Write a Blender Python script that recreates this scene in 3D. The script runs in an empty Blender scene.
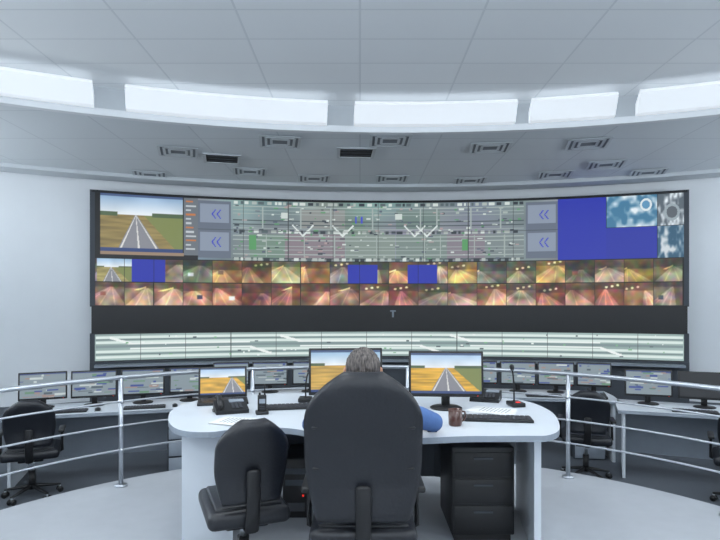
import bpy, bmesh, math, random
import numpy as np
from mathutils import Vector, Matrix, Euler
from mathutils import noise as mn
random.seed(7); rng=np.random.default_rng(7)
D=bpy.data; SC=bpy.context.scene
try: SC.view_settings.view_transform='Standard'
except Exception: pass
EYE=1.5

def lin(c):
    out=[]
    for v in c[:3]:
        v=v/255.0
        out.append(v/12.92 if v<=0.04045 else ((v+0.055)/1.055)**2.4)
    return (out[0],out[1],out[2],1.0)
def linarr(a):
    a=np.clip(a,0,255)/255.0
    return np.where(a<=0.04045,a/12.92,((a+0.055)/1.055)**2.4)

# ---------------------------------------------------------------- materials
def M(name,col,rough=.5,metal=0.0,noise=0.08,scale=12.0,bump=0.0,emit=0.0,coat=0.0):
    m=D.materials.new(name); m.use_nodes=True
    nt=m.node_tree; b=nt.nodes['Principled BSDF']
    b.inputs['Roughness'].default_value=rough
    b.inputs['Metallic'].default_value=metal
    c=lin(col)
    tc=nt.nodes.new('ShaderNodeTexCoord')
    n=nt.nodes.new('ShaderNodeTexNoise'); n.inputs['Scale'].default_value=scale; n.inputs['Detail'].default_value=4
    nt.links.new(tc.outputs['Object'],n.inputs['Vector'])
    mx=nt.nodes.new('ShaderNodeMix'); mx.data_type='RGBA'
    mx.inputs[6].default_value=tuple(v*(1-noise) for v in c[:3])+(1,)
    mx.inputs[7].default_value=tuple(min(1,v*(1+noise)) for v in c[:3])+(1,)
    nt.links.new(n.outputs['Fac'],mx.inputs[0])
    nt.links.new(mx.outputs[2],b.inputs['Base Color'])
    if bump>0:
        bp=nt.nodes.new('ShaderNodeBump'); bp.inputs['Strength'].default_value=bump; bp.inputs['Distance'].default_value=.01
        nt.links.new(n.outputs['Fac'],bp.inputs['Height']); nt.links.new(bp.outputs['Normal'],b.inputs['Normal'])
    if emit>0:
        b.inputs['Emission Color'].default_value=c; b.inputs['Emission Strength'].default_value=emit
    if coat>0: b.inputs['Coat Weight'].default_value=coat
    return m
def screen_mat(name,strength=1.0):
    m=D.materials.new(name); m.use_nodes=True; nt=m.node_tree; b=nt.nodes['Principled BSDF']
    a=nt.nodes.new('ShaderNodeAttribute'); a.attribute_name='scr'
    b.inputs['Base Color'].default_value=(.01,.01,.01,1); b.inputs['Roughness'].default_value=.45
    nt.links.new(a.outputs['Color'],b.inputs['Emission Color']); b.inputs['Emission Strength'].default_value=strength
    return m
def tile_mat(name,col,line,w,h,rough=.7,mort=.012):
    m=D.materials.new(name); m.use_nodes=True; nt=m.node_tree; b=nt.nodes['Principled BSDF']
    b.inputs['Roughness'].default_value=rough
    tc=nt.nodes.new('ShaderNodeTexCoord'); br=nt.nodes.new('ShaderNodeTexBrick')
    br.offset=0; br.inputs['Scale'].default_value=1; br.inputs['Mortar Size'].default_value=mort
    br.inputs['Brick Width'].default_value=w; br.inputs['Row Height'].default_value=h
    br.inputs['Color1'].default_value=lin(col); br.inputs['Color2'].default_value=lin([v*.985 for v in col])
    br.inputs['Mortar'].default_value=lin(line)
    nt.links.new(tc.outputs['Object'],br.inputs['Vector']); nt.links.new(br.outputs['Color'],b.inputs['Base Color'])
    return m

WHITEW=M('wall_paint',(232,236,240),.8,noise=.02,scale=3)
FASC=M('fascia_paint',(206,212,217),.7,noise=.03)
CEIL=tile_mat('ceiling_tiles_lower',(222,229,234),(205,212,218),1.2,1.2)
CEILU=tile_mat('ceiling_tiles_upper',(240,244,247),(222,227,231),1.2,.6)
CARPET=M('lower_floor_carpet',(84,90,98),.95,noise=.15,scale=60,bump=.2)
PLAT=M('platform_floor',(168,172,178),.5,noise=.06,scale=8)
PLATE=M('platform_edge',(90,94,100),.6)
BLACK=M('black_plastic',(20,21,24),.45,noise=.1)
DGREY=M('dark_grey_panel',(66,72,80),.6,noise=.08,scale=4)
BAND=M('black_band',(22,24,28),.4,noise=.1)
DESKW=M('white_laminate',(206,213,221),.35,noise=.02)
DESKE=M('desk_edge_grey',(140,149,160),.4)
CHROME=M('brushed_steel',(188,193,200),.3,metal=.85,noise=.04,scale=40)
LEATH=M('chair_leather',(23,26,33),.42,noise=.2,scale=60,bump=.15)
SHIRT=M('blue_shirt_cloth',(74,106,160),.85,noise=.15,scale=30,bump=.2)
TROU=M('trouser_cloth',(34,36,44),.9,noise=.15,scale=30)
SHOE=M('shoe_leather',(18,16,16),.4)
SKIN=M('skin',(205,152,126),.55,noise=.06,scale=25)
LIP=M('lips',(168,98,88),.5)
EYEW=M('eye_white',(235,232,228),.3); IRIS=M('iris',(60,50,40),.3)
def hair_mat():
    m=D.materials.new('grey_hair'); m.use_nodes=True; nt=m.node_tree; b=nt.nodes['Principled BSDF']; b.inputs['Roughness'].default_value=.7
    tc=nt.nodes.new('ShaderNodeTexCoord'); mp=nt.nodes.new('ShaderNodeMapping'); mp.inputs['Scale'].default_value=(160,60,22)
    n=nt.nodes.new('ShaderNodeTexNoise'); n.inputs['Scale'].default_value=1; n.inputs['Detail'].default_value=5
    r=nt.nodes.new('ShaderNodeValToRGB'); r.color_ramp.elements[0].position=.35; r.color_ramp.elements[0].color=lin((42,38,38)); r.color_ramp.elements[1].position=.7; r.color_ramp.elements[1].color=lin((118,110,106))
    nt.links.new(tc.outputs['Object'],mp.inputs[0]); nt.links.new(mp.outputs[0],n.inputs['Vector']); nt.links.new(n.outputs['Fac'],r.inputs[0]); nt.links.new(r.outputs[0],b.inputs['Base Color'])
    bp=nt.nodes.new('ShaderNodeBump'); bp.inputs['Strength'].default_value=.5; bp.inputs['Distance'].default_value=.005
    nt.links.new(n.outputs['Fac'],bp.inputs['Height']); nt.links.new(bp.outputs[0],b.inputs['Normal'])
    return m
HAIR=hair_mat()
PAPER=M('paper',(228,230,230),.8,noise=.02)
KEYS=M('key_grey',(60,62,68),.5)
MUGM=M('mug_glaze',(74,42,34),.3,coat=.4); COFFEE=M('coffee',(40,22,14),.2)
SCR=screen_mat('display_emission',1.0)
GLOW=M('light_diffuser',(240,245,250),.5,emit=.45,noise=.01)
GLOWB=M('fill_light_diffuser',(248,250,255),.5,emit=1.0,noise=.01)  # glowing face of the added fill troffers and uplighters
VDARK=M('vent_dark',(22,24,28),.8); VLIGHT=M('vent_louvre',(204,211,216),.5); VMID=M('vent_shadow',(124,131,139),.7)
LEDR=M('led_red',(220,40,30),.4,emit=1.0)

# ---------------------------------------------------------------- mesh builder
class B:
    def __init__(s,name): s.name=name; s.v=[]; s.f=[]; s.fm=[]; s.sm=[]; s.mats=[]; s.col={}
    def mi(s,m):
        if m not in s.mats: s.mats.append(m)
        return s.mats.index(m)
    def add(s,vs,fs,mat,smooth=False,T=None,cols=None):
        o=len(s.v)
        for i,p in enumerate(vs):
            p=Vector(p); s.v.append(tuple(T@p) if T else tuple(p))
            if cols is not None: s.col[o+i]=cols[i]
        k=s.mi(mat)
        for f in fs: s.f.append([o+i for i in f]); s.fm.append(k); s.sm.append(smooth)
    def box(s,c,size,mat,T=None,bev=.0,rot=None,seg=2):
        bm=bmesh.new(); bmesh.ops.create_cube(bm,size=1)
        for v in bm.verts: v.co=Vector((v.co.x*size[0],v.co.y*size[1],v.co.z*size[2]))
        if bev>0: bmesh.ops.bevel(bm,geom=list(bm.edges),offset=bev,segments=seg,affect='EDGES',profile=.5)
        R=Matrix.Translation(Vector(c))
        if rot: R=R@Euler(rot).to_matrix().to_4x4()
        if T: R=T@R
        bm.verts.ensure_lookup_table()
        s.add([v.co.copy() for v in bm.verts],[[v.index for v in f.verts] for f in bm.faces],mat,bev>0,R); bm.free()
    def loft(s,pts,rad,mat,seg=16,ref=(0,0,1),T=None,round_ends=True,smooth=True):
        P=[Vector(p) for p in pts]; Rr=[(r,r) if not isinstance(r,(tuple,list)) else tuple(r) for r in rad]
        n=len(P); tang=[]
        for i in range(n):
            t=(P[min(i+1,n-1)]-P[max(i-1,0)]); tang.append(t.normalized())
        rings=[]
        ref=Vector(ref)
        def fr(t):
            a=t.cross(ref)
            if a.length<1e-3: a=t.cross(Vector((0,1,0)))
            if a.length<1e-3: a=t.cross(Vector((1,0,0)))
            a.normalize(); return a,a.cross(t).normalized()
        if round_ends:
            r=min(Rr[0])
            for k,sc in ((1,.08),(.85,.5),(.5,.87)): rings.append((P[0]-tang[0]*r*k,tang[0],(Rr[0][0]*sc,Rr[0][1]*sc)))
        for i in range(n): rings.append((P[i],tang[i],Rr[i]))
        if round_ends:
            r=min(Rr[-1])
            for k,sc in ((.5,.87),(.85,.5),(1,.08)): rings.append((P[-1]+tang[-1]*r*k,tang[-1],(Rr[-1][0]*sc,Rr[-1][1]*sc)))
        vs=[];fs=[]
        pa=None
        for (p,t,r) in rings:
            a,b=fr(t)
            if pa is not None and a.dot(pa)<0: a=-a;b=-b
            pa=a
            for j in range(seg):
                an=2*math.pi*j/seg; vs.append(p+a*r[0]*math.cos(an)+b*r[1]*math.sin(an))
        m=len(rings)
        for i in range(m-1):
            for j in range(seg):
                fs.append([i*seg+j,i*seg+(j+1)%seg,(i+1)*seg+(j+1)%seg,(i+1)*seg+j])
        fs.append(list(range(seg))[::-1]); fs.append([(m-1)*seg+j for j in range(seg)])
        s.add(vs,fs,mat,smooth,T)
    def cyl(s,p0,p1,r,mat,seg=16,T=None,r1=None): s.loft([p0,p1],[r,r if r1 is None else r1],mat,seg,T=T,round_ends=False)
    def ell(s,c,r,mat,T=None,seg=20,rings=12):
        vs=[];fs=[];c=Vector(c)
        for i in range(rings+1):
            ph=math.pi*i/rings
            ph=max(.02,min(math.pi-.02,ph))
            for j in range(seg):
                th=2*math.pi*j/seg
                vs.append(c+Vector((r[0]*math.sin(ph)*math.cos(th),r[1]*math.sin(ph)*math.sin(th),r[2]*math.cos(ph))))
        for i in range(rings):
            for j in range(seg): fs.append([i*seg+j,(i+1)*seg+j,(i+1)*seg+(j+1)%seg,i*seg+(j+1)%seg])
        fs.append(list(range(seg))); fs.append([rings*seg+j for j in range(seg)][::-1])
        s.add(vs,fs,mat,True,T)
    def lathe(s,prof,c,mat,seg=24,T=None):
        vs=[];fs=[]
        for (r,z) in prof:
            for j in range(seg):
                a=2*math.pi*j/seg; vs.append((c[0]+r*math.cos(a),c[1]+r*math.sin(a),c[2]+z))
        for i in range(len(prof)-1):
            for j in range(seg): fs.append([i*seg+j,i*seg+(j+1)%seg,(i+1)*seg+(j+1)%seg,(i+1)*seg+j])
        s.add(vs,fs,mat,True,T)
    def prism(s,out,z0,z1,mat,T=None,side=None):
        n=len(out); vs=[(x,y,z0) for x,y in out]+[(x,y,z1) for x,y in out]
        s.add(vs,[list(range(n))[::-1],[n+i for i in range(n)]],mat,False,T)
        s.add(vs,[[i,(i+1)%n,n+(i+1)%n,n+i] for i in range(n)],side or mat,False,T)
    def screen(s,img,w,h,T):
        H,W=img.shape[:2]; L=linarr(img); vs=[];cols=[]
        for i in range(H):
            for j in range(W):
                vs.append(((j/(W-1)-.5)*w,0,(.5-i/(H-1))*h)); cols.append((L[i,j,0],L[i,j,1],L[i,j,2],1))
        fs=[[(i+1)*W+j,(i+1)*W+j+1,i*W+j+1,i*W+j] for i in range(H-1) for j in range(W-1)]
        s.add(vs,fs,SCR,False,T,cols)
    def done(s,parent=None,loc=None,rotz=0,autosmooth=True):
        me=D.meshes.new(s.name); me.from_pydata(s.v,[],s.f)
        for m in s.mats: me.materials.append(m)
        me.polygons.foreach_set('material_index',s.fm); me.polygons.foreach_set('use_smooth',s.sm)
        if s.col:
            at=me.color_attributes.new('scr','FLOAT_COLOR','POINT')
            arr=np.zeros((len(s.v),4),dtype=np.float32)
            for k,c in s.col.items(): arr[k]=c
            at.data.foreach_set('color',arr.ravel())
        me.update()
        ob=D.objects.new(s.name,me); SC.collection.objects.link(ob)
        if loc: ob.location=loc
        ob.rotation_euler=(0,0,rotz)
        if parent: ob.parent=parent
        return ob
def empty(name,loc=(0,0,0)):
    e=D.objects.new(name,None); e.location=loc; SC.collection.objects.link(e); e.empty_display_size=.1; return e
def remesh(ob,vox,it=3,fac=.5):
    m=ob.modifiers.new('r','REMESH'); m.mode='VOXEL'; m.voxel_size=vox; m.use_smooth_shade=True
    if it: s=ob.modifiers.new('s','SMOOTH'); s.factor=fac; s.iterations=it
    dg=bpy.context.evaluated_depsgraph_get(); dg.update()
    me=D.meshes.new_from_object(ob.evaluated_get(dg)); ob.modifiers.clear(); ob.data=me
    me.polygons.foreach_set('use_smooth',[True]*len(me.polygons)); return ob

# ---------------------------------------------------------------- room shell
CX,CY0,R=0.6,-3.0,15.0
def arc(th,r=R): return (CX+r*math.sin(th),CY0+r*math.cos(th))
def zc(cy): return EYE+(305-cy)*12/560.0
def curved(name,r,t0,t1,z0,z1,mat,n=96,parent=None,thick=.0):
    b=B(name); vs=[];fs=[]
    for i in range(n+1):
        th=t0+(t1-t0)*i/n
        x,y=arc(th,r); vs+= [(x,y,z0),(x,y,z1)]
        if thick: x,y=arc(th,r+thick); vs+=[(x,y,z0),(x,y,z1)]
    k=4 if thick else 2
    for i in range(n):
        a=i*k; c=(i+1)*k
        fs.append([a,c,c+1,a+1])
        if thick:
            fs+=[[a+3,c+3,c+2,a+2],[a+1,c+1,c+3,a+3],[a+2,c+2,c,a]]
    if thick: fs+=[[0,1,3,2],[n*k+2,n*k+3,n*k+1,n*k]]
    b.add(vs,fs,mat,False); return b.done(parent)
rad=math.radians
LF=-.4
TE=rad(37)
curved('wall_front',R+.25,-TE,TE,LF,4.0,WHITEW,thick=.1)
xl,yl=arc(-TE,R+.3); xr,yr=arc(TE,R+.3)
def simple_box(name,c,size,mat): b=B(name); b.box(c,size,mat); return b.done()
simple_box('wall_left',(xl-.1,(yl-3.6)/2,2.0),(.2,yl+3.6,4.8),WHITEW)
simple_box('wall_right',(xr+.1,(yr-3.6)/2,2.0),(.2,yr+3.6,4.8),WHITEW)
simple_box('wall_back',((xl+xr)/2,-3.7,2.0),(xr-xl+.4,.2,4.8),WHITEW)
simple_box('floor',((xl+xr)/2,4.6,LF-.05),(xr-xl+.4,16.8,.1),CARPET)
# ceiling: raised inner field + lower annular slab
b=B('ceiling'); b.box(((xl+xr)/2,4.6,4.40),(xr-xl+.4,16.8,.1),CEILU)
n=96; RI=11.05
vs=[]
for i in range(n+1):
    th=-rad(48)+rad(96)*i/n
    for r_,z in ((RI,4.35),(RI,4.0),(R+.4,4.0)):
        x,y=arc(th,r_); vs.append((max(xl,min(xr,x)),y,z))
for i in range(n):
    a=i*3;c=(i+1)*3
    b.add([vs[a],vs[a+1],vs[c+1],vs[c]],[[0,1,2,3]],FASC)
    b.add([vs[a+1],vs[a+2],vs[c+2],vs[c+1]],[[0,1,2,3]],CEIL)
b.done()
curved('trim_1',14.55,-rad(36),rad(36),3.93,3.998,FASC,thick=.45)
curved('trim_2',RI-.06,-rad(40),rad(40),3.96,4.05,WHITEW,thick=.1)

# platform
PC=(0.05,2.5)
out=[]
for i in range(49):
    a=-rad(90)+rad(180)*i/48; out.append((PC[0]+3.12*math.sin(a),PC[1]+3.12*math.cos(a)))
out+= [(PC[0]+3.12,-3.55),(PC[0]-3.12,-3.55)]
b=B('raised_platform_floor'); b.prism(out[::-1],LF,0,PLAT,side=PLATE); b.done()

# ---------------------------------------------------------------- video wall
VW=empty('video_wall')
T0,T1=rad(-22.5),rad(22.3)
NC,NR=1180,212
ths=np.linspace(T0,T1,NC); X=CX+R*np.sin(ths); Y=CY0+R*np.cos(ths); PX=360+560*X/Y
def grid_screen(name,img,ths,ztop,zbot,r=R):
    H,W=img.shape[:2]
    x=CX+r*np.sin(ths); y=CY0+r*np.cos(ths); z=np.linspace(ztop,zbot,H)
    V=np.zeros((H,W,3),np.float32); V[...,0]=x[None]; V[...,1]=y[None]; V[...,2]=z[:,None]
    idx=np.arange(H*W).reshape(H,W)
    F=np.stack([idx[1:,:-1],idx[1:,1:],idx[:-1,1:],idx[:-1,:-1]],-1).reshape(-1,4)
    me=D.meshes.new(name); me.vertices.add(H*W); me.vertices.foreach_set('co',V.ravel())
    nf=len(F); me.loops.add(nf*4); me.loops.foreach_set('vertex_index',F.astype(np.int32).ravel())
    me.polygons.add(nf); me.polygons.foreach_set('loop_start',(np.arange(nf)*4).astype(np.int32))
    try: me.polygons.foreach_set('loop_total',np.full(nf,4,np.int32))
    except Exception: pass
    me.update(calc_edges=True); me.validate()
    at=me.color_attributes.new('scr','FLOAT_COLOR','POINT')
    C=np.ones((H,W,4),np.float32); C[...,:3]=linarr(img); at.data.foreach_set('color',C.ravel())
    me.materials.append(SCR); ob=D.objects.new(name,me); SC.collection.objects.link(ob); ob.parent=VW; return ob
def lown(h,w,gh,gw,ch=3):
    g=rng.random((gh+1,gw+1,ch)); yy=np.linspace(0,gh,h)*.9999; xx=np.linspace(0,gw,w)*.9999
    y0=yy.astype(int); x0=xx.astype(int); fy=(yy-y0)[:,None,None]; fx=(xx-x0)[None,:,None]
    return (g[y0][:,x0]*(1-fy)*(1-fx)+g[y0+1][:,x0]*fy*(1-fx)+g[y0][:,x0+1]*(1-fy)*fx+g[y0+1][:,x0+1]*fy*fx)
def road_img(w,h,vx=.6,field=(214,168,62),sky=(160,195,230),bar=True):
    v=np.linspace(0,1,h)[:,None]*np.ones((1,w)); u=np.linspace(0,1,w)[None]*np.ones((h,1)); im=np.zeros((h,w,3))
    hz=.36; s=np.array(sky)
    im[:]=s+(np.array((232,238,242))-s)*np.clip(v/hz,0,1)[...,None]
    im+=((lown(h,w,4,6,1)-.5)*26)*(v<hz)[...,None]
    low=v>=hz; t=np.clip((v-hz)/(1-hz),0,1)
    f=np.array(field)*(0.8+.35*lown(h,w,max(4,h//3),5,1))
    im=np.where(low[...,None],f,im)
    g=(u>vx+.10+t*.42)&low; im[g]=np.array((122,132,78))
    rd=(u>vx-.012-t*.22)&(u<vx+.012+t*.30)&low; im[rd]=np.array((132,134,142))
    for o in (-.20,.04,.28):
        ln=(np.abs(u-vx-o*t)<.003+.010*t)&low; im[ln]=np.array((214,214,212))
    tr=(v>hz-.05)&(v<hz+.02)&((u>.62)|(u<.2)); im[tr]=np.array((78,98,70))
    if bar:
        im[v>.94]=np.array((50,70,120)); im[(v<.045)]=np.array((70,90,130))
    return im
img=np.ones((NR,NC,3))*14.0
CYr=np.linspace(203,305.5,NR)
def ci(px): return int(np.searchsorted(PX,px))
def ri(cy): return int(round((cy-203)/(102.5)*(NR-1)))
def rect(x0,x1,y0,y1,col,im=img):
    im[max(0,ri(y0)):max(ri(y0)+1,ri(y1)),ci(x0):max(ci(x0)+1,ci(x1))]=np.array(col)
def put(x0,x1,y0,y1,fn):
    a,b_,c,d=ri(y0),ri(y1),ci(x0),ci(x1); img[a:b_,c:d]=fn(d-c,b_-a)
# schematic map area
mw=ci(558)-ci(198); mh=ri(262)-ri(203)
base=np.array((122,140,142))*(.86+.28*lown(mh,mw,3,16,1)); base=base+ (lown(mh,mw,2,9,3)-.5)*20
img[ri(203):ri(262),ci(198):ci(558)]=base
for (x0,x1,y0,y1,c) in ((285,345,235,261,(132,122,130)),(250,285,236,261,(112,136,124)),(346,395,235,261,(128,142,136)),(396,447,235,261,(118,134,130)),(447,485,235,261,(128,122,132)),(485,524,235,261,(120,132,134)),(300,345,211,229,(138,142,140)),(396,440,211,229,(110,130,126))):
    rect(x0,x1,y0,y1,c)
for side,dr in (((198,231),1),((526,558),1)):
    rect(side[0],side[1],205,260,(98,108,124))
    for yy in (217,244):
        mx_=(side[0]+side[1])/2
        rect(side[0]+2,side[1]-2,yy-9,yy+9,(134,146,164))
        for k in range(9):
            for s_ in (-3,2):
                q=abs(k-4)*.8
                rect(mx_+s_+q,mx_+s_+q+1.4,yy-4+k,yy-3+k,(48,58,190))
for cy in (208.5,212,215.5,222,226,229.5,237,241,247,250.5,255,259):
    rect(233,524,cy,cy+.8,(164,177,174) if rng.random()<.7 else (66,80,84))
for cy in (205,233,260):
    x=234
    while x<520:
        w=rng.uniform(2,6); c=((205,214,210),(44,54,62),(80,96,100),(170,180,176))[rng.integers(4)]
        rect(x,x+w,cy-1.2,cy+1.8,c); x+=w+rng.uniform(1,4)
for _ in range(260):
    x=rng.uniform(234,520); cy=rng.uniform(206,259); w=rng.uniform(1.2,5); h=rng.uniform(.8,1.8)
    c=((205,214,210),(54,66,76),(90,148,104),(164,176,172),(86,94,112),(170,150,150))[rng.integers(6)]
    rect(x,x+w,cy,cy+h,c)
for x in (262,300,330,372,420,436,470,500):
    rect(x,x+1.4,209,230,(160,172,170)); rect(x+4,x+5,236,258,(158,170,166))
rect(249,256,237,251,(86,150,96)); rect(462,468,240,251,(86,150,96)); rect(281,288,214,220,(200,210,206)); rect(395,402,214,220,(200,210,206))
for xc_,s_ in ((292,1),(352,-1),(404,1),(436,-1)):
    for k in range(12):
        rect(xc_+s_*k*.9,xc_+s_*k*.9+1.6,226+k*.9,227.4+k*.9,(214,222,220)); rect(xc_+s_*(20-k*.9),xc_+s_*(20-k*.9)+1.6,226+k*.9,227.4+k*.9,(214,222,220))
for xx in (355,361): rect(xx,xx+1.6,217,224,(60,70,200))
# left road screen
put(100,183,203,256,lambda w,h: road_img(w,h,.42,(140,124,78),(130,165,200)))
rect(184,198,203,258,(104,112,120)); rect(100,184,256,261,(150,128,106))
for k in range(12): rect(186,rng.uniform(189,197),206+k*4.1,207.6+k*4.1,(190,196,200) if k%3 else (190,120,70))
rect(100,198,259,262,(24,26,30))
# blue & satellite
BLU=(36,48,166)
rect(558,606,203,262,BLU); rect(606,657,232.5,262,(36,48,160))
def sat(w,h,tone):
    n1=lown(h,w,4,6,1)*.6+lown(h,w,9,14,1)*.4
    return np.array(tone)+(np.array((225,234,240))-np.array(tone))*np.clip((n1-.44)*3,0,1)
put(606.5,657,203,232,lambda w,h: sat(w,h,(62,118,152)))
put(657.5,684,203,232,lambda w,h: sat(w,h,(86,98,108)))
put(657.5,684,232.5,262,lambda w,h: sat(w,h,(54,98,128))*.9)
def disc(xc,yc,rx,col):
    m=((PX[None]-xc)**2+((CYr[:,None]-yc)*1.02)**2)<rx*rx
    img[m]=np.array(col)
disc(646,212,6,(216,226,230)); disc(646,212,4,(90,146,184)); disc(672,220,8,(150,164,172)); disc(672,220,5.5,(88,96,104))
# camera feed cells
NCELL=20; x0=95.0; cw=(683-95)/NCELL
pal_top=[(150,142,96),(176,128,74),(118,112,84),(112,128,88),(184,132,76),(150,126,100),(128,128,118),(190,156,78)]
pal_bot=[(176,112,84),(158,98,76),(190,138,104),(148,122,104),(200,158,124),(130,110,94),(164,132,108)]
def cctv(w,h,pal):
    v=np.linspace(-1,1,h)[:,None]*np.ones((1,w)); u=np.linspace(-1,1,w)[None]*np.ones((h,1))
    c=np.array(pal[rng.integers(len(pal))],float); c=c*rng.uniform(.8,1.1)
    im=np.ones((h,w,3))*c*.78; kind=rng.integers(4)
    vx=rng.uniform(-.9,.9); vy=rng.uniform(-.8,-.2); k=rng.uniform(.5,1.6); sk=rng.uniform(-.6,.6)
    t=np.clip(v-vy,0,9); cen=vx+sk*t; road=(np.abs(u-cen)<t*k+.03)&(v>vy)
    im[road]=c*.85+np.array((38,36,38))
    for o in ((-.6,0.0,.6) if kind!=1 else (-.85,.1)):
        l=(np.abs(u-cen-o*t*k)<.012+.03*t)&(v>vy); im[l]=np.clip(c*1.15+30,0,225)
    wl=(v<vy+.1); im[wl]=c*.5+8
    if kind==0:
        l=(np.abs((v-vy)+ (u-vx)*rng.uniform(.3,.6))<.07)&(u<vx)&(v<vy+.3); im[l]=np.array((236,206,140))
    elif kind==2:
        q0=rng.uniform(-.9,0)
        for q in range(3):
            m=((u-q0-q*.4)**2+((v-vy+.1+.08*q))**2)<.010; im[m]=np.array((236,218,170))
    elif kind==3:
        bx=rng.uniform(-.6,.5); by=rng.uniform(-.1,.4); m=(np.abs(u-bx)<.2)&(np.abs(v-by)<.18); im[m]=np.array(((205,205,200),(60,62,66),(140,96,80))[rng.integers(3)])
    im*=(.6+.75*lown(h,w,3,3,1)); im+=(lown(h,w,6,7,3)-.5)*np.array((50,44,42))
    im=(im*2+np.roll(im,1,0)+np.roll(im,1,1)+np.roll(im,-1,0)+np.roll(im,-1,1))/6
    return np.clip(im,8,240)
for i in range(NCELL):
    xa=x0+i*cw; xb=xa+cw-.5
    put(xa,xb,262.6,283.6,lambda w,h: cctv(w,h,pal_top))
    put(xa,xb,284.4,305.4,lambda w,h: cctv(w,h,pal_bot))
put(97,132,262.6,283.6,lambda w,h: road_img(w,h,.4,(160,150,96),(150,185,215),False))
rect(132,165,262.6,283.6,BLU)
for xb in (348,407.5): rect(xb,xb+29.5,265,283.6,BLU)
for i in range(1,NCELL): rect(x0+i*cw-.4,x0+i*cw,262,305.5,(20,18,20))
for k in range(1,8): rect(198+k*45,198+k*45+.5,203,262,(56,64,68))
rect(198,558,232.3,232.8,(60,68,72))
rect(95,100,203,262,(10,11,13))
img=np.clip(img,0,255)
grid_screen('upper_display_surface',img,ths,zc(203),zc(305.5))
curved('upper_display_frame',R-.012,T0-.004,T1+.004,zc(203),zc(201),BAND,parent=VW)
curved('upper_display_casing',R+.01,T0-.006,T1+.006,zc(306.5),zc(200.5),DGREY,parent=VW,thick=.2)
curved('black_band_panel',R-.01,T0-.004,T1+.004,zc(331),zc(305.6),BAND,parent=VW,thick=.2)
# lower strip
sh,sw=56,1180
st=np.ones((sh,sw,3))*np.array((150,172,170))*(.92+.16*lown(sh,sw,2,14,1))
def sr(x0_,x1_,v0,v1,c): st[int(v0*sh):max(int(v0*sh)+1,int(v1*sh)),ci(x0_):max(ci(x0_)+1,ci(x1_))]=np.array(c)
for v0 in (.12,.3,.62,.82): sr(96,683,v0,v0+.08,(216,230,226))
for v0 in (.22,.74): sr(96,683,v0,v0+.04,(112,130,132))
sr(96,683,.44,.53,(128,146,148))
for (xa,xb) in ((130,250),(300,420),(470,600)):
    sr(xa,xb,.36,.42,(232,240,238)); sr(xa,xb,.55,.60,(232,240,238))
    for k in range(16):
        t=k/16; sr(xa-20+k*1.3,xa-18+k*1.3,.14+.22*t,.22+.22*t,(234,240,238)); sr(xb+k*1.3,xb+2+k*1.3,.55+.25*t,.63+.25*t,(234,240,238))
for k in range(1,13): sr(95+k*45.2,95.6+k*45.2,0,1,(70,80,82))
for _ in range(60):
    x=rng.uniform(100,675); v0=rng.uniform(.05,.9); sr(x,x+rng.uniform(1,4),v0,v0+.05,((232,240,238),(84,98,104),(130,180,142))[rng.integers(3)])
st[0:2]=30; st[-2:]=30
grid_screen('lower_display_surface',st,ths,zc(331),zc(356.5))
curved('lower_display_casing',R+.01,T0-.006,T1+.006,zc(357),zc(331),DGREY,parent=VW,thick=.2)
curved('base_panel',R-.02,T0-.006,T1+.006,LF,zc(357),DGREY,parent=VW,thick=.22)
curved('base_shelf',R-.25,T0,T1,zc(361),zc(359),DESKE,parent=VW,thick=.25)
b=B('band_sensor'); x,y=arc(rad(.4),R-.04); b.box((x,y,zc(314)),(.04,.05,.14),DESKE,bev=.008); b.box((x,y,zc(311)),(.12,.05,.03),DESKE,bev=.008); b.done(VW)

# ---------------------------------------------------------------- ceiling lights
for (a0,a1) in ((-19.5,-5.6),(-3.6,8.2),(9.2,15.0),(16.4,23),(-33,-21.5),(25,34)):
    b=B('ceiling_light_panel'); n=16
    prof=[(RI-.10,4.03),(RI-.10,4.19),(RI-.42,4.27),(RI-.46,4.22),(RI-.22,4.03)]
    vs=[];fs=[]
    for i in range(n+1):
        th=rad(a0+(a1-a0)*i/n)
        for (r_,z) in prof:
            x,y=arc(th,r_); vs.append((x,y,z))
    k=len(prof)
    for i in range(n):
        for j in range(k): fs.append([i*k+j,i*k+(j+1)%k,(i+1)*k+(j+1)%k,(i+1)*k+j])
    fs+=[list(range(k))[::-1],[n*k+j for j in range(k)]]
    b.add(vs,fs,GLOW); b.done()
LC=(.89,.955,1)
for yy in (-1.2,1.6,4.2):  # made-up troffers out of view, added to light the room
    for xx in (-4,-1.2,1.8,4.8):
        b=B('added_fill_troffer'); b.box((0,0,0),(1.25,.65,.05),WHITEW,bev=.006); b.box((0,0,-.024),(1.16,.56,.012),GLOWB); b.done(None,(xx,yy,4.324))
        L=D.lights.new('troffer_fill_lamp','AREA'); L.shape='RECTANGLE'; L.size=1.1; L.size_y=.5; L.energy=34; L.color=LC
        lo=D.objects.new('troffer_fill_lamp',L); lo.location=(xx,yy,4.28); SC.collection.objects.link(lo)
def fill_uplighter(x,y,rz,e,tilt=28):  # invented fixture out of view, added to brighten the ceiling
    b=B('added_fill_uplighter'); b.box((0,0,0),(1.3,.22,.12),VLIGHT,bev=.02); b.box((0,0,.062),(1.2,.16,.01),GLOWB); b.box((0,-.12,0),(.2,.06,.08),VLIGHT)
    b.done(None,(x,y,2.6),rz)
    L=D.lights.new('uplighter_fill_lamp','AREA'); L.shape='RECTANGLE'; L.size=1.2; L.size_y=.2; L.energy=e; L.color=LC
    lo=D.objects.new('uplighter_fill_lamp',L); lo.location=(x,y,2.70); SC.collection.objects.link(lo)
    lo.rotation_euler=(Matrix.Rotation(rz,3,'Z')@Euler((rad(180-tilt),0,0)).to_matrix()).to_euler()
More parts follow.
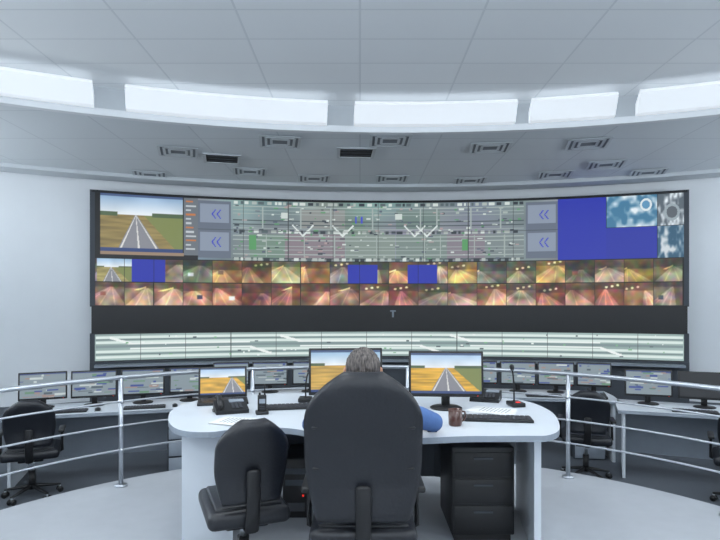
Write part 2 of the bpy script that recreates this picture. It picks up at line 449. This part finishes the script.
for yy,e in ((1,75),(4.5,120),(7.0,170)):
    fill_uplighter(xl+.16,yy,rad(-90),e,40 if yy>4 else 28); fill_uplighter(xr-.16,yy,rad(90),e,40 if yy>4 else 28)
for xx in (-3,.6,4.2): fill_uplighter(xx,-3.44,0,85)

# vents
def vent(px,py,dark):
    d=1400/(305-py); x=(px-360)/560*d
    th=math.atan2(x-CX,d-CY0)
    b=B('ceiling_vent')
    if dark:
        for sx,sy,w,h in ((0,.28,.62,.05),(0,-.28,.62,.05),(.285,0,.05,.6),(-.285,0,.05,.6)): b.box((sx,sy,-.012),(w,h,.02),VLIGHT)
        b.box((0,0,-.004),(.54,.54,.006),VDARK)
        for k in range(3): b.box((0,-.15+k*.15,-.01),(.5,.012,.012),DGREY)
    else:
        for s_ in (.29,.21,.13):
            for sx,sy,w,h in ((0,s_,2*s_,.04),(0,-s_,2*s_,.04),(s_,0,.04,2*s_),(-s_,0,.04,2*s_)): b.box((sx,sy,-.014),(w,h,.012),VLIGHT)
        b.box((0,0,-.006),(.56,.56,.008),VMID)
    b.done(None,(x,d,3.995),-th)
for p in ((356,152,1),(222,158,1),(280,141,0),(178,151,0),(390,140,0),(490,147,0),(588,143,0),(314,178,0),(250,171,0),(555,174,0),(606,164,0),(648,172,0),(470,180,0),(150,174,0),(392,178,0)): vent(*p)

# ---------------------------------------------------------------- railing
b=B('guard_railing')
def rp(a,r,z): return (PC[0]+r*math.sin(rad(a)),PC[1]+r*math.cos(rad(a)),z)
for z,r_ in ((.9,.019),(.70,.008),(.50,.008),(.30,.008)):
    b.loft([rp(-88+176*i/72,2.95,z) for i in range(73)],[r_]*73,CHROME,10)
for a in (-86,-66,-43.5,-21,8,36.6,60,84):
    b.cyl(rp(a,2.95,0),rp(a,2.95,.9),.018,CHROME,14); b.cyl(rp(a,2.95,0),rp(a,2.95,.015),.05,CHROME,16)
    for z in (.7,.5,.3): b.cyl(rp(a,2.92,z),rp(a,2.98,z),.016,CHROME,8)
b.done()

# ---------------------------------------------------------------- main desk
def catmull(P,n=6):
    o=[];m=len(P)
    for i in range(m):
        p0,p1,p2,p3=[np.array(P[(i+k-1)%m],float) for k in range(4)]
        for k in range(n):
            t=k/n; o.append(tuple(.5*((2*p1)+(-p0+p2)*t+(2*p0-5*p1+4*p2-p3)*t*t+(-p0+3*p1-3*p2+p3)*t**3)))
    return o
DO=[(1.08,3.19),(1.22,3.42),(1.33,3.95),(1.22,4.4),(.7,4.65),(0,4.72),(-.7,4.68),(-1.15,4.5),(-1.33,4.1),(-1.25,3.65),(-1.08,3.33),(-.88,3.26),(-.68,3.38),(-.42,3.36),(-.2,3.2),(.05,3.12),(.35,3.12),(.6,3.16),(.9,3.17)]
b=B('operator_desk')
ol=catmull(DO)
b.prism(ol,.725,.76,DESKW,side=DESKE)
b.box((1.12,3.75,.3625),(.04,.8,.725),DESKW,rot=(0,0,rad(-8)))
b.box((-1.1,3.95,.3625),(.04,.85,.725),DESKW,rot=(0,0,rad(8)))
b.box((-.93,3.42,.3625),(.30,.035,.725),DESKW,rot=(0,0,rad(12)))
pts=[(-1.05,4.4),(-.6,4.52),(0,4.56),(.6,4.52),(1.08,4.33)]
for i in range(4):
    (xa,ya),(xb,yb)=pts[i],pts[i+1]; b.box(((xa+xb)/2,(ya+yb)/2,.42),(math.hypot(xb-xa,yb-ya),.025,.6),DGREY,rot=(0,0,math.atan2(yb-ya,xb-xa)))
b.box((.78,3.80,.32),(.40,.5,.56),BLACK,bev=.01)
for k in range(3):
    b.box((.78,3.548,.15+k*.17),(.37,.012,.155),BLACK,bev=.004); b.box((.78,3.538,.19+k*.17),(.12,.01,.01),DGREY)
b.box((.78,3.80,.02),(.36,.46,.04),BLACK)
b.done()
b=B('computer_tower'); b.box((0,0,.21),(.19,.42,.42),BLACK,bev=.01); b.box((0,-.212,.33),(.15,.006,.04),DGREY); b.box((0,-.212,.25),(.15,.006,.04),DGREY); b.box((.05,-.212,.16),(.012,.006,.012),LEDR); b.box((0,-.212,.08),(.12,.006,.06),KEYS); b.done(None,(-.45,4.15,0))

# ---------------------------------------------------------------- monitors
def app_img(w,h,seed):
    r=np.random.default_rng(seed); im=np.ones((h,w,3))*np.array((128,142,150))
    im[:max(1,h//14)]=np.array((50,68,118))
    for _ in range(26):
        x=r.integers(0,w-3); y=r.integers(2,h-2); ww=r.integers(3,w//3); hh=r.integers(1,max(2,h//8))
        im[y:y+hh,x:x+ww]=np.array(((190,200,200),(74,88,98),(150,130,126),(96,136,108),(56,74,140))[r.integers(5)])
    return im
def monitor(loc,rotz,w=.53,h=.31,img=None,lift=.09,tilt=-6,name='computer_monitor'):
    b=B(name)
    b.lathe([(0,0),(.11,0),(.115,.008),(.10,.016),(.03,.02),(0,.02)],(0,.03,0),BLACK)
    b.box((0,.06,lift*.5+.05),(.06,.03,lift+.08),BLACK,bev=.008)
    T=Matrix.Translation((0,.02,lift+h/2))@Matrix.Rotation(rad(tilt),4,'X')
    b.box((0,.018,0),(w,.034,h),BLACK,T=T,bev=.006)
    b.box((0,.045,0),(w*.6,.03,h*.6),BLACK,T=T,bev=.01)
    bz=.016
    if img is None: img=np.ones((4,4,3))*np.array((26,29,34))
    b.screen(img,w-2*bz,h-2*bz-.008,T@Matrix.Translation((0,-.0012,.004)))
    b.box((w*.42,-.001,-h/2+.009),(.008,.003,.004),LEDR,T=T)
    return b.done(None,loc,rotz)
DZ=.7605
monitor((.613,3.98,DZ),rad(-4),.53,.325,road_img(150,90,.5),lift=.085)
monitor((-.10,4.0,DZ),rad(5),.53,.335,road_img(150,90,.7,(196,160,80),(140,180,214)),lift=.095)
LD=LF+.75+.0005
def workstation(cx,cy,w,d,rot):
    b=B('workstation_desk')
    o=[(-w/2,-d/2),(-w/4,-d/2+.05),(w/4,-d/2+.05),(w/2,-d/2),(w/2+.02,0),(w/2,d/2),(-w/2,d/2),(-w/2-.02,0)]
    b.prism(o,.715,.75,DESKW,side=DESKE)
    for s_ in (-1,1): b.box((s_*(w/2-.06),0,.3575),(.03,d-.12,.715),DESKW)
    b.box((0,d/2-.1,.42),(w-.15,.02,.55),DESKE)
    b.box((w/2-.32,.02,.30),(.38,d-.25,.6),DGREY,bev=.008)
    for k in range(3): b.box((w/2-.32,-d/2+.13,.1+k*.19),(.35,.015,.17),DESKE,bev=.003)
    b.done(None,(cx,cy,LF),rot)
def onto(cx,cy,rot,lx,ly): c,s=math.cos(rot),math.sin(rot); return (cx+lx*c-ly*s,cy+lx*s+ly*c,LD)
def keyboard(loc,rot):
    b=B('computer_keyboard'); b.box((0,0,.009),(.44,.15,.018),BLACK,bev=.005)
    for r_ in range(5):
        for c_ in range(14): b.box((-.195+c_*.03,-.052+r_*.026,.020),(.024,.020,.006),KEYS)
    b.done(None,loc,rot)
def mouse(loc,rot):
    b=B('computer_mouse'); b.ell((0,0,.016),(.03,.055,.0155),BLACK); b.box((0,.02,.032),(.006,.018,.006),KEYS,bev=.002); b.box((0,0,.003),(.056,.1,.006),BLACK,bev=.002); b.done(None,loc,rot)
WS=[(-2.75,6.35,2.1,.8,rad(18)),(-.95,7.25,1.9,.8,rad(6)),(2.25,7.25,1.9,.8,rad(-10)),(3.85,6.1,1.9,.8,rad(-24)),(-4.6,5.1,1.7,.8,rad(38))]
for w_ in WS: workstation(*w_)
for wi,lx,im,ww in ((0,-.78,11,.48),(0,-.26,1,.48),(0,.26,12,.48),(0,.78,16,.46),(1,-.72,2,.46),(1,-.22,3,.46),(1,.3,4,.46),(1,.77,9,.4),(2,-.66,10,.44),(2,-.18,5,.46),(2,.30,6,.46),(2,.77,13,.42),(3,-.62,17,.5),(3,-.06,None,.52),(3,.5,14,.5),(4,-.3,8,.48),(4,.3,15,.48)):
    cx,cy,w,d,r_=WS[wi]
    monitor(onto(cx,cy,r_,lx,.14),r_+rad(-lx*10),ww,.31,app_img(60,36,im) if im else None,lift=.09)
for wi,lx in ((0,-.5),(0,.3),(1,.1),(2,.1),(3,-.2)):
    cx,cy,w,d,r_=WS[wi]; keyboard(onto(cx,cy,r_,lx,-.2),r_); mouse(onto(cx,cy,r_,lx+.32,-.2),r_)
def papers(loc,rot,n=4):
    b=B('paper_sheets')
    for i in range(n): b.box((random.uniform(-.02,.02),random.uniform(-.02,.02),.001+i*.002),(.21,.297,.0016),PAPER,rot=(0,0,random.uniform(-.25,.25)))
    for i in range(8): b.box((0,-.1+i*.026,.001+n*.002),(.14,.004,.0006),DGREY)
    b.done(None,loc,rot)
papers(onto(*WS[0][:2],WS[0][4],.80,-.2),.3)
def phone(loc,rot):
    b=B('desk_telephone')
    pr=[(-.11,0),(.11,0),(.11,.065),(-.11,.025)]
    vs=[(x,y,z) for x in (-.11,.11) for (y,z) in pr]
    b.add(vs,[[0,1,2,3][::-1],[4,5,6,7],[0,1,5,4],[1,2,6,5],[2,3,7,6],[3,0,4,7]],BLACK)
    T=Matrix.Translation((0,0,.047))@Matrix.Rotation(math.atan2(.04,.22),4,'X')
    for r_ in range(4):
        for c_ in range(3): b.box((.01+c_*.027,-.07+r_*.026,.003),(.02,.018,.008),KEYS,T=T,bev=.002)
    b.box((.045,.065,.003),(.1,.05,.006),DESKE,T=T)
    b.loft([(-.075,-.085,.055),(-.075,-.06,.075),(-.075,.0,.085),(-.075,.06,.095),(-.075,.09,.09)],[(.02,.014),(.022,.014),(.015,.011),(.022,.014),(.024,.016)],BLACK,14)
    b.loft([(-.075,-.1,.05),(-.10,-.09,.012),(-.12,.0,.006),(-.115,.09,.006)],[.004]*4,BLACK,8)
    b.done(None,loc,rot)
phone(onto(*WS[0][:2],WS[0][4],-.88,-.2),WS[0][4]); phone(onto(*WS[2][:2],WS[2][4],.72,-.2),WS[2][4]); phone(onto(*WS[3][:2],WS[3][4],.45,-.2),WS[3][4])

# ---------------------------------------------------------------- office chairs
def office_chair(loc,rot,top=1.2,bw=.46,z_seat=.46,arms=True,seatw=.50,executive=False):
    b=B('office_chair')   # sitter faces local +Y
    for i in range(5):
        a=2*math.pi*i/5+.3; c,s=math.cos(a),math.sin(a)
        b.loft([(0.03*c,.03*s,.11),(.25*c,.25*s,.075)],[(.024,.02),(.016,.012)],BLACK,10)
        t=(-s*.014,c*.014)
        for q in (-1,1): b.cyl((.25*c+q*t[0],.25*s+q*t[1],.028),(.25*c+q*t[0]*2.2,.25*s+q*t[1]*2.2,.028),.028,BLACK,14)
        b.cyl((.25*c,.25*s,.03),(.25*c,.25*s,.08),.01,CHROME,8)
    b.cyl((0,0,.08),(0,0,.26),.032,BLACK,16); b.cyl((0,0,.26),(0,0,z_seat-.07),.018,CHROME,14)
    b.box((0,0,z_seat-.07),(.22,.26,.04),BLACK,bev=.01)
    b.box((0,.02,z_seat-.01),(seatw,.48,.09),LEATH,bev=.035,seg=4)
    b.box((0,.02,z_seat+.035),(seatw-.08,.40,.03),LEATH,bev=.013,seg=3)
    zb=z_seat+.08; H=top-zb; n=40; vs=[];fs=[]; m=18; k=2*(m+1)
    for i in range(n+1):
        t=i/n; z=zb+H*t; y=-.225-.05*t+.025*math.sin(t*math.pi*1.6)
        wd=.40+.10*math.sin(min(1,t/.45)*math.pi/2)
        c0=.66 if executive else .62
        if t>c0: wd*= (1-(1-.32)*((t-c0)/(1-c0))**2.2)
        hw=bw*wd
        th=math.sqrt(max(.02,1-max(0,(t-.9)/.1)**2)) * math.sqrt(max(.15,1-max(0,(.06-t)/.06)**2))
        pad=(.012*abs(math.sin(t*math.pi*4)) if executive else .004)
        for j in range(m+1):
            u=-1+2*j/m; vs.append((hw*u,y-.005-(.042-.038*u**4)*th-.004*abs(math.sin(t*math.pi*4))*executive,z))
        for j in range(m+1):
            u=1-2*j/m; vs.append((hw*u,y-.005+(.038-.034*u**4)*th+.03*u*u+pad*(1-u*u),z))
    for i in range(n):
        for j in range(k): fs.append([i*k+j,i*k+(j+1)%k,(i+1)*k+(j+1)%k,(i+1)*k+j])
    fs+=[list(range(k))[::-1],[n*k+j for j in range(k)]]
    b.add(vs,fs,LEATH,True)
    if executive:
        for tt in (.36,.64):
            z=zb+H*tt; y=-.225-.05*tt+.025*math.sin(tt*math.pi*1.6)-.046
            b.loft([(-bw*.42,y+.014,z),(0,y,z),(bw*.42,y+.014,z)],[.006]*3,BLACK,8)
    b.loft([(0,-.05,z_seat-.07),(0,-.24,z_seat-.06),(0,-.285,z_seat+.1),(0,-.29,z_seat+.25)],[(.035,.012)]*4,BLACK,10)
    if arms:
        for s_ in (-1,1):
            x=s_*(seatw/2+.015)
            b.loft([(s_*.2,.0,z_seat-.05),(x,.0,z_seat-.02),(x,.0,z_seat+.18)],[.014]*3,BLACK,10)
            b.box((x,-.02,z_seat+.195),(.055,.26,.03),BLACK,bev=.012,seg=3)
    return b.done(None,loc,rot)
MC=(.015,2.76)
office_chair((MC[0],MC[1],0),0,top=1.205,bw=.53,z_seat=.44,seatw=.50,executive=True)
office_chair((-.63,3.02,0),rad(22),top=.94,bw=.36,z_seat=.43,arms=False,seatw=.42)
office_chair((2.48,6.15,LF),rad(-18),top=1.0,bw=.44)
office_chair((-3.25,5.55,LF),rad(25),top=1.0,bw=.44)
office_chair((3.6,5.25,LF),rad(-30),top=.98,bw=.44)

# ---------------------------------------------------------------- the operator
MAN=empty('seated_man',(0,0,0))
mx,my=MC[0],MC[1]
b=B('body')
S=SHIRT
b.loft([(mx,my-.03,.57),(mx,my-.035,.63),(mx,my-.03,.70),(mx,my-.035,.82),(mx,my-.035,.92),(mx,my-.03,.985),(mx,my-.02,1.02)],
       [(.17,.11),(.165,.12),(.16,.125),(.175,.12),(.19,.11),(.15,.085),(.07,.06)],S,24,ref=(0,1,0))
b.loft([(mx-.17,my-.02,.965),(mx,my-.03,1.0),(mx+.17,my-.02,.965)],[.058,.07,.058],S,16)
b.loft([(mx,my-.02,1.0),(mx,my+.0,1.09)],[.058,.055],S,16)
RW=(.415,3.20,.822); LW=(-.20,3.27,.815)
RE=(.385,2.94,.885); LE=(-.265,3.0,.86)
b.loft([(mx+.18,my-.02,.955),((mx+.18+RE[0])/2+.01,(my+RE[1])/2-.01,.93),RE],[.064,.058,.052],S,16)
b.loft([RE,tuple((Vector(RE)+Vector(RW))/2),RW],[.052,.047,.036],S,16)
b.loft([(mx-.18,my-.02,.955),((mx-.18+LE[0])/2-.01,(my+LE[1])/2-.01,.92),LE],[.062,.056,.048],S,16)
b.loft([LE,tuple((Vector(LE)+Vector(LW))/2),LW],[.048,.044,.034],S,16)
for s_ in (-1,1):
    hx=mx+s_*.09; kx=mx+s_*.13
    b.loft([(hx,my,.585),(hx+s_*.02,my+.22,.585),(kx,my+.44,.53)],[.084,.076,.058],S,18)
    b.loft([(kx,my+.44,.53),(kx,my+.46,.34),(kx,my+.47,.12)],[.058,.052,.038],S,16)
    b.loft([(kx,my+.43,.04),(kx,my+.52,.042),(kx+s_*.01,my+.66,.032)],[(.036,.036),(.042,.038),(.038,.028)],S,14)
    b.loft([(kx,my+.47,.14),(kx,my+.465,.05)],[.04,.036],S,14)
body=b.done(MAN); remesh(body,.011,5)
me=body.data; me.materials.clear()
for m_ in (SHIRT,TROU,SHOE,SKIN): me.materials.append(m_)
for p in me.polygons:
    c=p.center
    if c.z<.095: p.material_index=2
    elif c.z<.57 or (c.z<.70 and c.y>my+.14 and abs(c.x-mx)<.235): p.material_index=1
    elif c.z>1.055: p.material_index=3
    else: p.material_index=0
b=B('shirt_collar'); b.lathe([(.064,-.015),(.070,.02),(.066,.045),(.058,.045),(.060,.0)],(mx,my-.012,1.035),SHIRT,24); b.done(MAN)
# head
hc=Vector((mx,my-.005,1.17))
b=B('head')
b.ell(hc+Vector((0,-.01,.025)),(.077,.095,.088),SKIN)
b.ell(hc+Vector((0,.02,-.03)),(.062,.072,.085),SKIN)
b.ell(hc+Vector((0,.055,-.085)),(.034,.03,.026),SKIN)
b.loft([hc+Vector((0,.086,.02)),hc+Vector((0,.104,-.012)),hc+Vector((0,.112,-.03))],[.009,.012,.015],SKIN,12)
for s_ in (-1,1):
    b.ell(hc+Vector((s_*.016,.098,-.034)),(.010,.011,.009),SKIN)
    b.ell(hc+Vector((s_*.03,.078,.032)),(.026,.014,.010),SKIN)
    b.ell(hc+Vector((s_*.04,.06,-.02)),(.022,.022,.022),SKIN)
    b.ell(hc+Vector((s_*.083,-.005,-.003)),(.011,.020,.033),SKIN)
    b.ell(hc+Vector((s_*.089,-.018,.004)),(.008,.010,.025),SKIN)
b.loft([hc+Vector((0,0,-.05)),hc+Vector((0,-.01,-.12))],[.056,.056],SKIN,16)
hd=b.done(MAN); remesh(hd,.005,4); hd.data.materials.clear(); hd.data.materials.append(SKIN)
b=B('face_features')
for s_ in (-1,1):
    b.ell(hc+Vector((s_*.031,.082,.004)),(.013,.010,.009),EYEW); b.ell(hc+Vector((s_*.031,.0905,.003)),(.005,.003,.005),IRIS)
    b.loft([hc+Vector((s_*.014,.092,.028)),hc+Vector((s_*.03,.094,.033)),hc+Vector((s_*.05,.084,.028))],[.0035,.005,.003],HAIR,8)
b.loft([hc+Vector((-.024,.086,-.062)),hc+Vector((0,.094,-.060)),hc+Vector((.024,.086,-.062))],[.004,.006,.004],LIP,10)
b.done(MAN)
bm=bmesh.new(); bmesh.ops.create_icosphere(bm,subdivisions=5,radius=1)
for v in list(bm.verts):
    n_=v.co.normalized()
    d=1+.035*mn.noise(n_*5)+.03*mn.noise(Vector((n_.x*14,n_.y*14,n_.z*5)))
    v.co=Vector((n_.x*.085*d,n_.y*.104*d-.012,n_.z*.097*d+.027))
dele=[v for v in bm.verts if (v.co.y>.035 and v.co.z<.075+(v.co.y-.035)*.1) or (v.co.z<.03 and v.co.y>-.02) or v.co.z<-.062]
bmesh.ops.delete(bm,geom=dele,context='VERTS')
me=D.meshes.new('hair'); bm.to_mesh(me); bm.free(); me.materials.append(HAIR)
me.polygons.foreach_set('use_smooth',[True]*len(me.polygons))
ho=D.objects.new('hair',me); ho.location=hc; SC.collection.objects.link(ho); ho.parent=MAN
sm=ho.modifiers.new('s','SOLIDIFY'); sm.thickness=.008; sm.offset=-1
def hand(name,wrist,rotz,side,pitch):
    b=B(name); s_=side
    b.loft([(0,-.03,0),(0,.0,0),(0,.04,.003),(0,.085,.0)],[(.024,.02),(.027,.018),(.038,.016),(.040,.013)],SKIN,18,ref=(0,0,1))
    lens=(.072,.080,.075,.058)
    for i in range(4):
        x=(-.030+i*.020)*s_; L_=lens[i]; y0=.085-.006*abs(i-1)
        ang=(-.10+.07*i)*s_
        dx=math.sin(ang)
        pts=[(x*.8,y0-.03,.002),(x,y0,.004),(x+dx*L_*.45,y0+L_*.42,.006),(x+dx*L_*.75,y0+L_*.70,-.006),(x+dx*L_*.9,y0+L_*.88,-.018)]
        b.loft(pts,[.009,.0098,.0088,.0082,.0072],SKIN,12)
    b.loft([(-.022*s_,.015,-.004),(-.044*s_,.045,-.008),(-.056*s_,.072,-.012),(-.055*s_,.098,-.016)],[.014,.013,.0105,.009],SKIN,12)
    ob=b.done(MAN); remesh(ob,.0028,3); ob.data.materials.clear(); ob.data.materials.append(SKIN)
    ob.location=wrist; ob.rotation_euler=(rad(pitch),0,rotz)
hand('right_hand',(RW[0]+.002,RW[1]+.02,.818),rad(-4),1,-6)
hand('left_hand',(LW[0]+.003,LW[1]+.02,.808),rad(-12),-1,-8)
for nm,w_,e_,r_ in (('right_cuff',RW,RE,.038),('left_cuff',LW,LE,.036)):
    b=B(nm); d=(Vector(w_)-Vector(e_)).normalized(); b.loft([Vector(w_),Vector(w_)+d*.03],[r_,r_-.001],SHIRT,18,round_ends=False); b.done(MAN)
mouse((.424,3.305,DZ),rad(-4))

# ---------------------------------------------------------------- desk items
keyboard((.88,3.60,DZ),rad(-8)); keyboard((-.50,4.02,DZ),rad(12))
papers((.93,3.90,DZ),rad(60)); papers((-.78,3.54,DZ),rad(75)); papers((.20,3.66,DZ),rad(10),2)
b=B('coffee_mug')
b.lathe([(0,0),(.036,0),(.041,.01),(.042,.1),(.0385,.1),(.037,.012),(0,.012)],(0,0,0),MUGM); b.lathe([(0,.075),(.038,.075)],(0,0,0),COFFEE)
b.loft([(.04+.0,0,.085),(.066,0,.08),(.073,0,.055),(.062,0,.03),(.04,0,.02)],[.006]*5,MUGM,10); b.done(None,(.585,3.44,DZ),rad(20))
phone((-.90,3.9,DZ),rad(20)); phone((.98,4.36,DZ),rad(-20))
b=B('laptop_computer')
b.box((0,0,.01),(.37,.25,.018),BLACK,bev=.004)
for r_ in range(4):
    for c_ in range(12): b.box((-.15+c_*.027,.0+r_*.025,.020),(.021,.018,.003),KEYS)
b.box((0,-.075,.0195),(.09,.055,.002),DGREY)
T=Matrix.Translation((0,.125,.02))@Matrix.Rotation(rad(-14),4,'X')@Matrix.Translation((0,0,.12))
b.box((0,.005,0),(.37,.01,.24),BLACK,T=T,bev=.003); b.screen(road_img(90,56,.7),.34,.205,T@Matrix.Translation((0,-.0012,.004)))
b.done(None,(-1.04,4.25,DZ),rad(14))
b=B('two_way_radio'); b.box((0,0,.065),(.058,.036,.13),BLACK,bev=.006); b.box((0,-.019,.09),(.04,.003,.03),DESKE)
for k_ in range(3): b.box((0,-.019,.03+k_*.012),(.036,.003,.004),KEYS)
b.loft([(.018,0,.13),(.018,0,.20)],[.006,.004],BLACK,10); b.cyl((-.015,0,.13),(-.015,0,.145),.007,BLACK,10); b.box((0,0,.012),(.085,.07,.024),BLACK,bev=.006); b.done(None,(-.665,3.80,DZ),rad(15))
b=B('gooseneck_microphone'); b.box((0,0,.016),(.10,.13,.032),BLACK,bev=.008)
b.loft([(0,.03,.03),(.0,.03,.14),(-.015,.01,.22),(-.04,-.03,.275)],[.006]*4,BLACK,10); b.loft([(-.04,-.03,.275),(-.052,-.05,.295)],[.014,.017],BLACK,12)
b.box((0,-.04,.034),(.03,.02,.006),LEDR,bev=.001); b.done(None,(1.14,4.10,DZ),rad(8))
b=B('gooseneck_microphone'); b.box((0,0,.016),(.10,.13,.032),BLACK,bev=.008)
b.loft([(0,.03,.03),(.0,.03,.12),(.012,.01,.19),(.03,-.03,.235)],[.006]*4,BLACK,10); b.loft([(.03,-.03,.235),(.04,-.05,.25)],[.014,.016],BLACK,12); b.done(None,(-.42,4.3,DZ),0)

# ---------------------------------------------------------------- world + camera
w=D.worlds.new('world'); SC.world=w; w.use_nodes=True
w.node_tree.nodes['Background'].inputs[0].default_value=(.8,.88,1,1); w.node_tree.nodes['Background'].inputs[1].default_value=.3
cam=D.cameras.new('camera'); co=D.objects.new('camera',cam); SC.collection.objects.link(co)
cam.sensor_width=36; cam.lens=28; cam.shift_y=35/720; co.location=(0,0,EYE); co.rotation_euler=(rad(90),0,0); cam.clip_start=.05
SC.camera=co
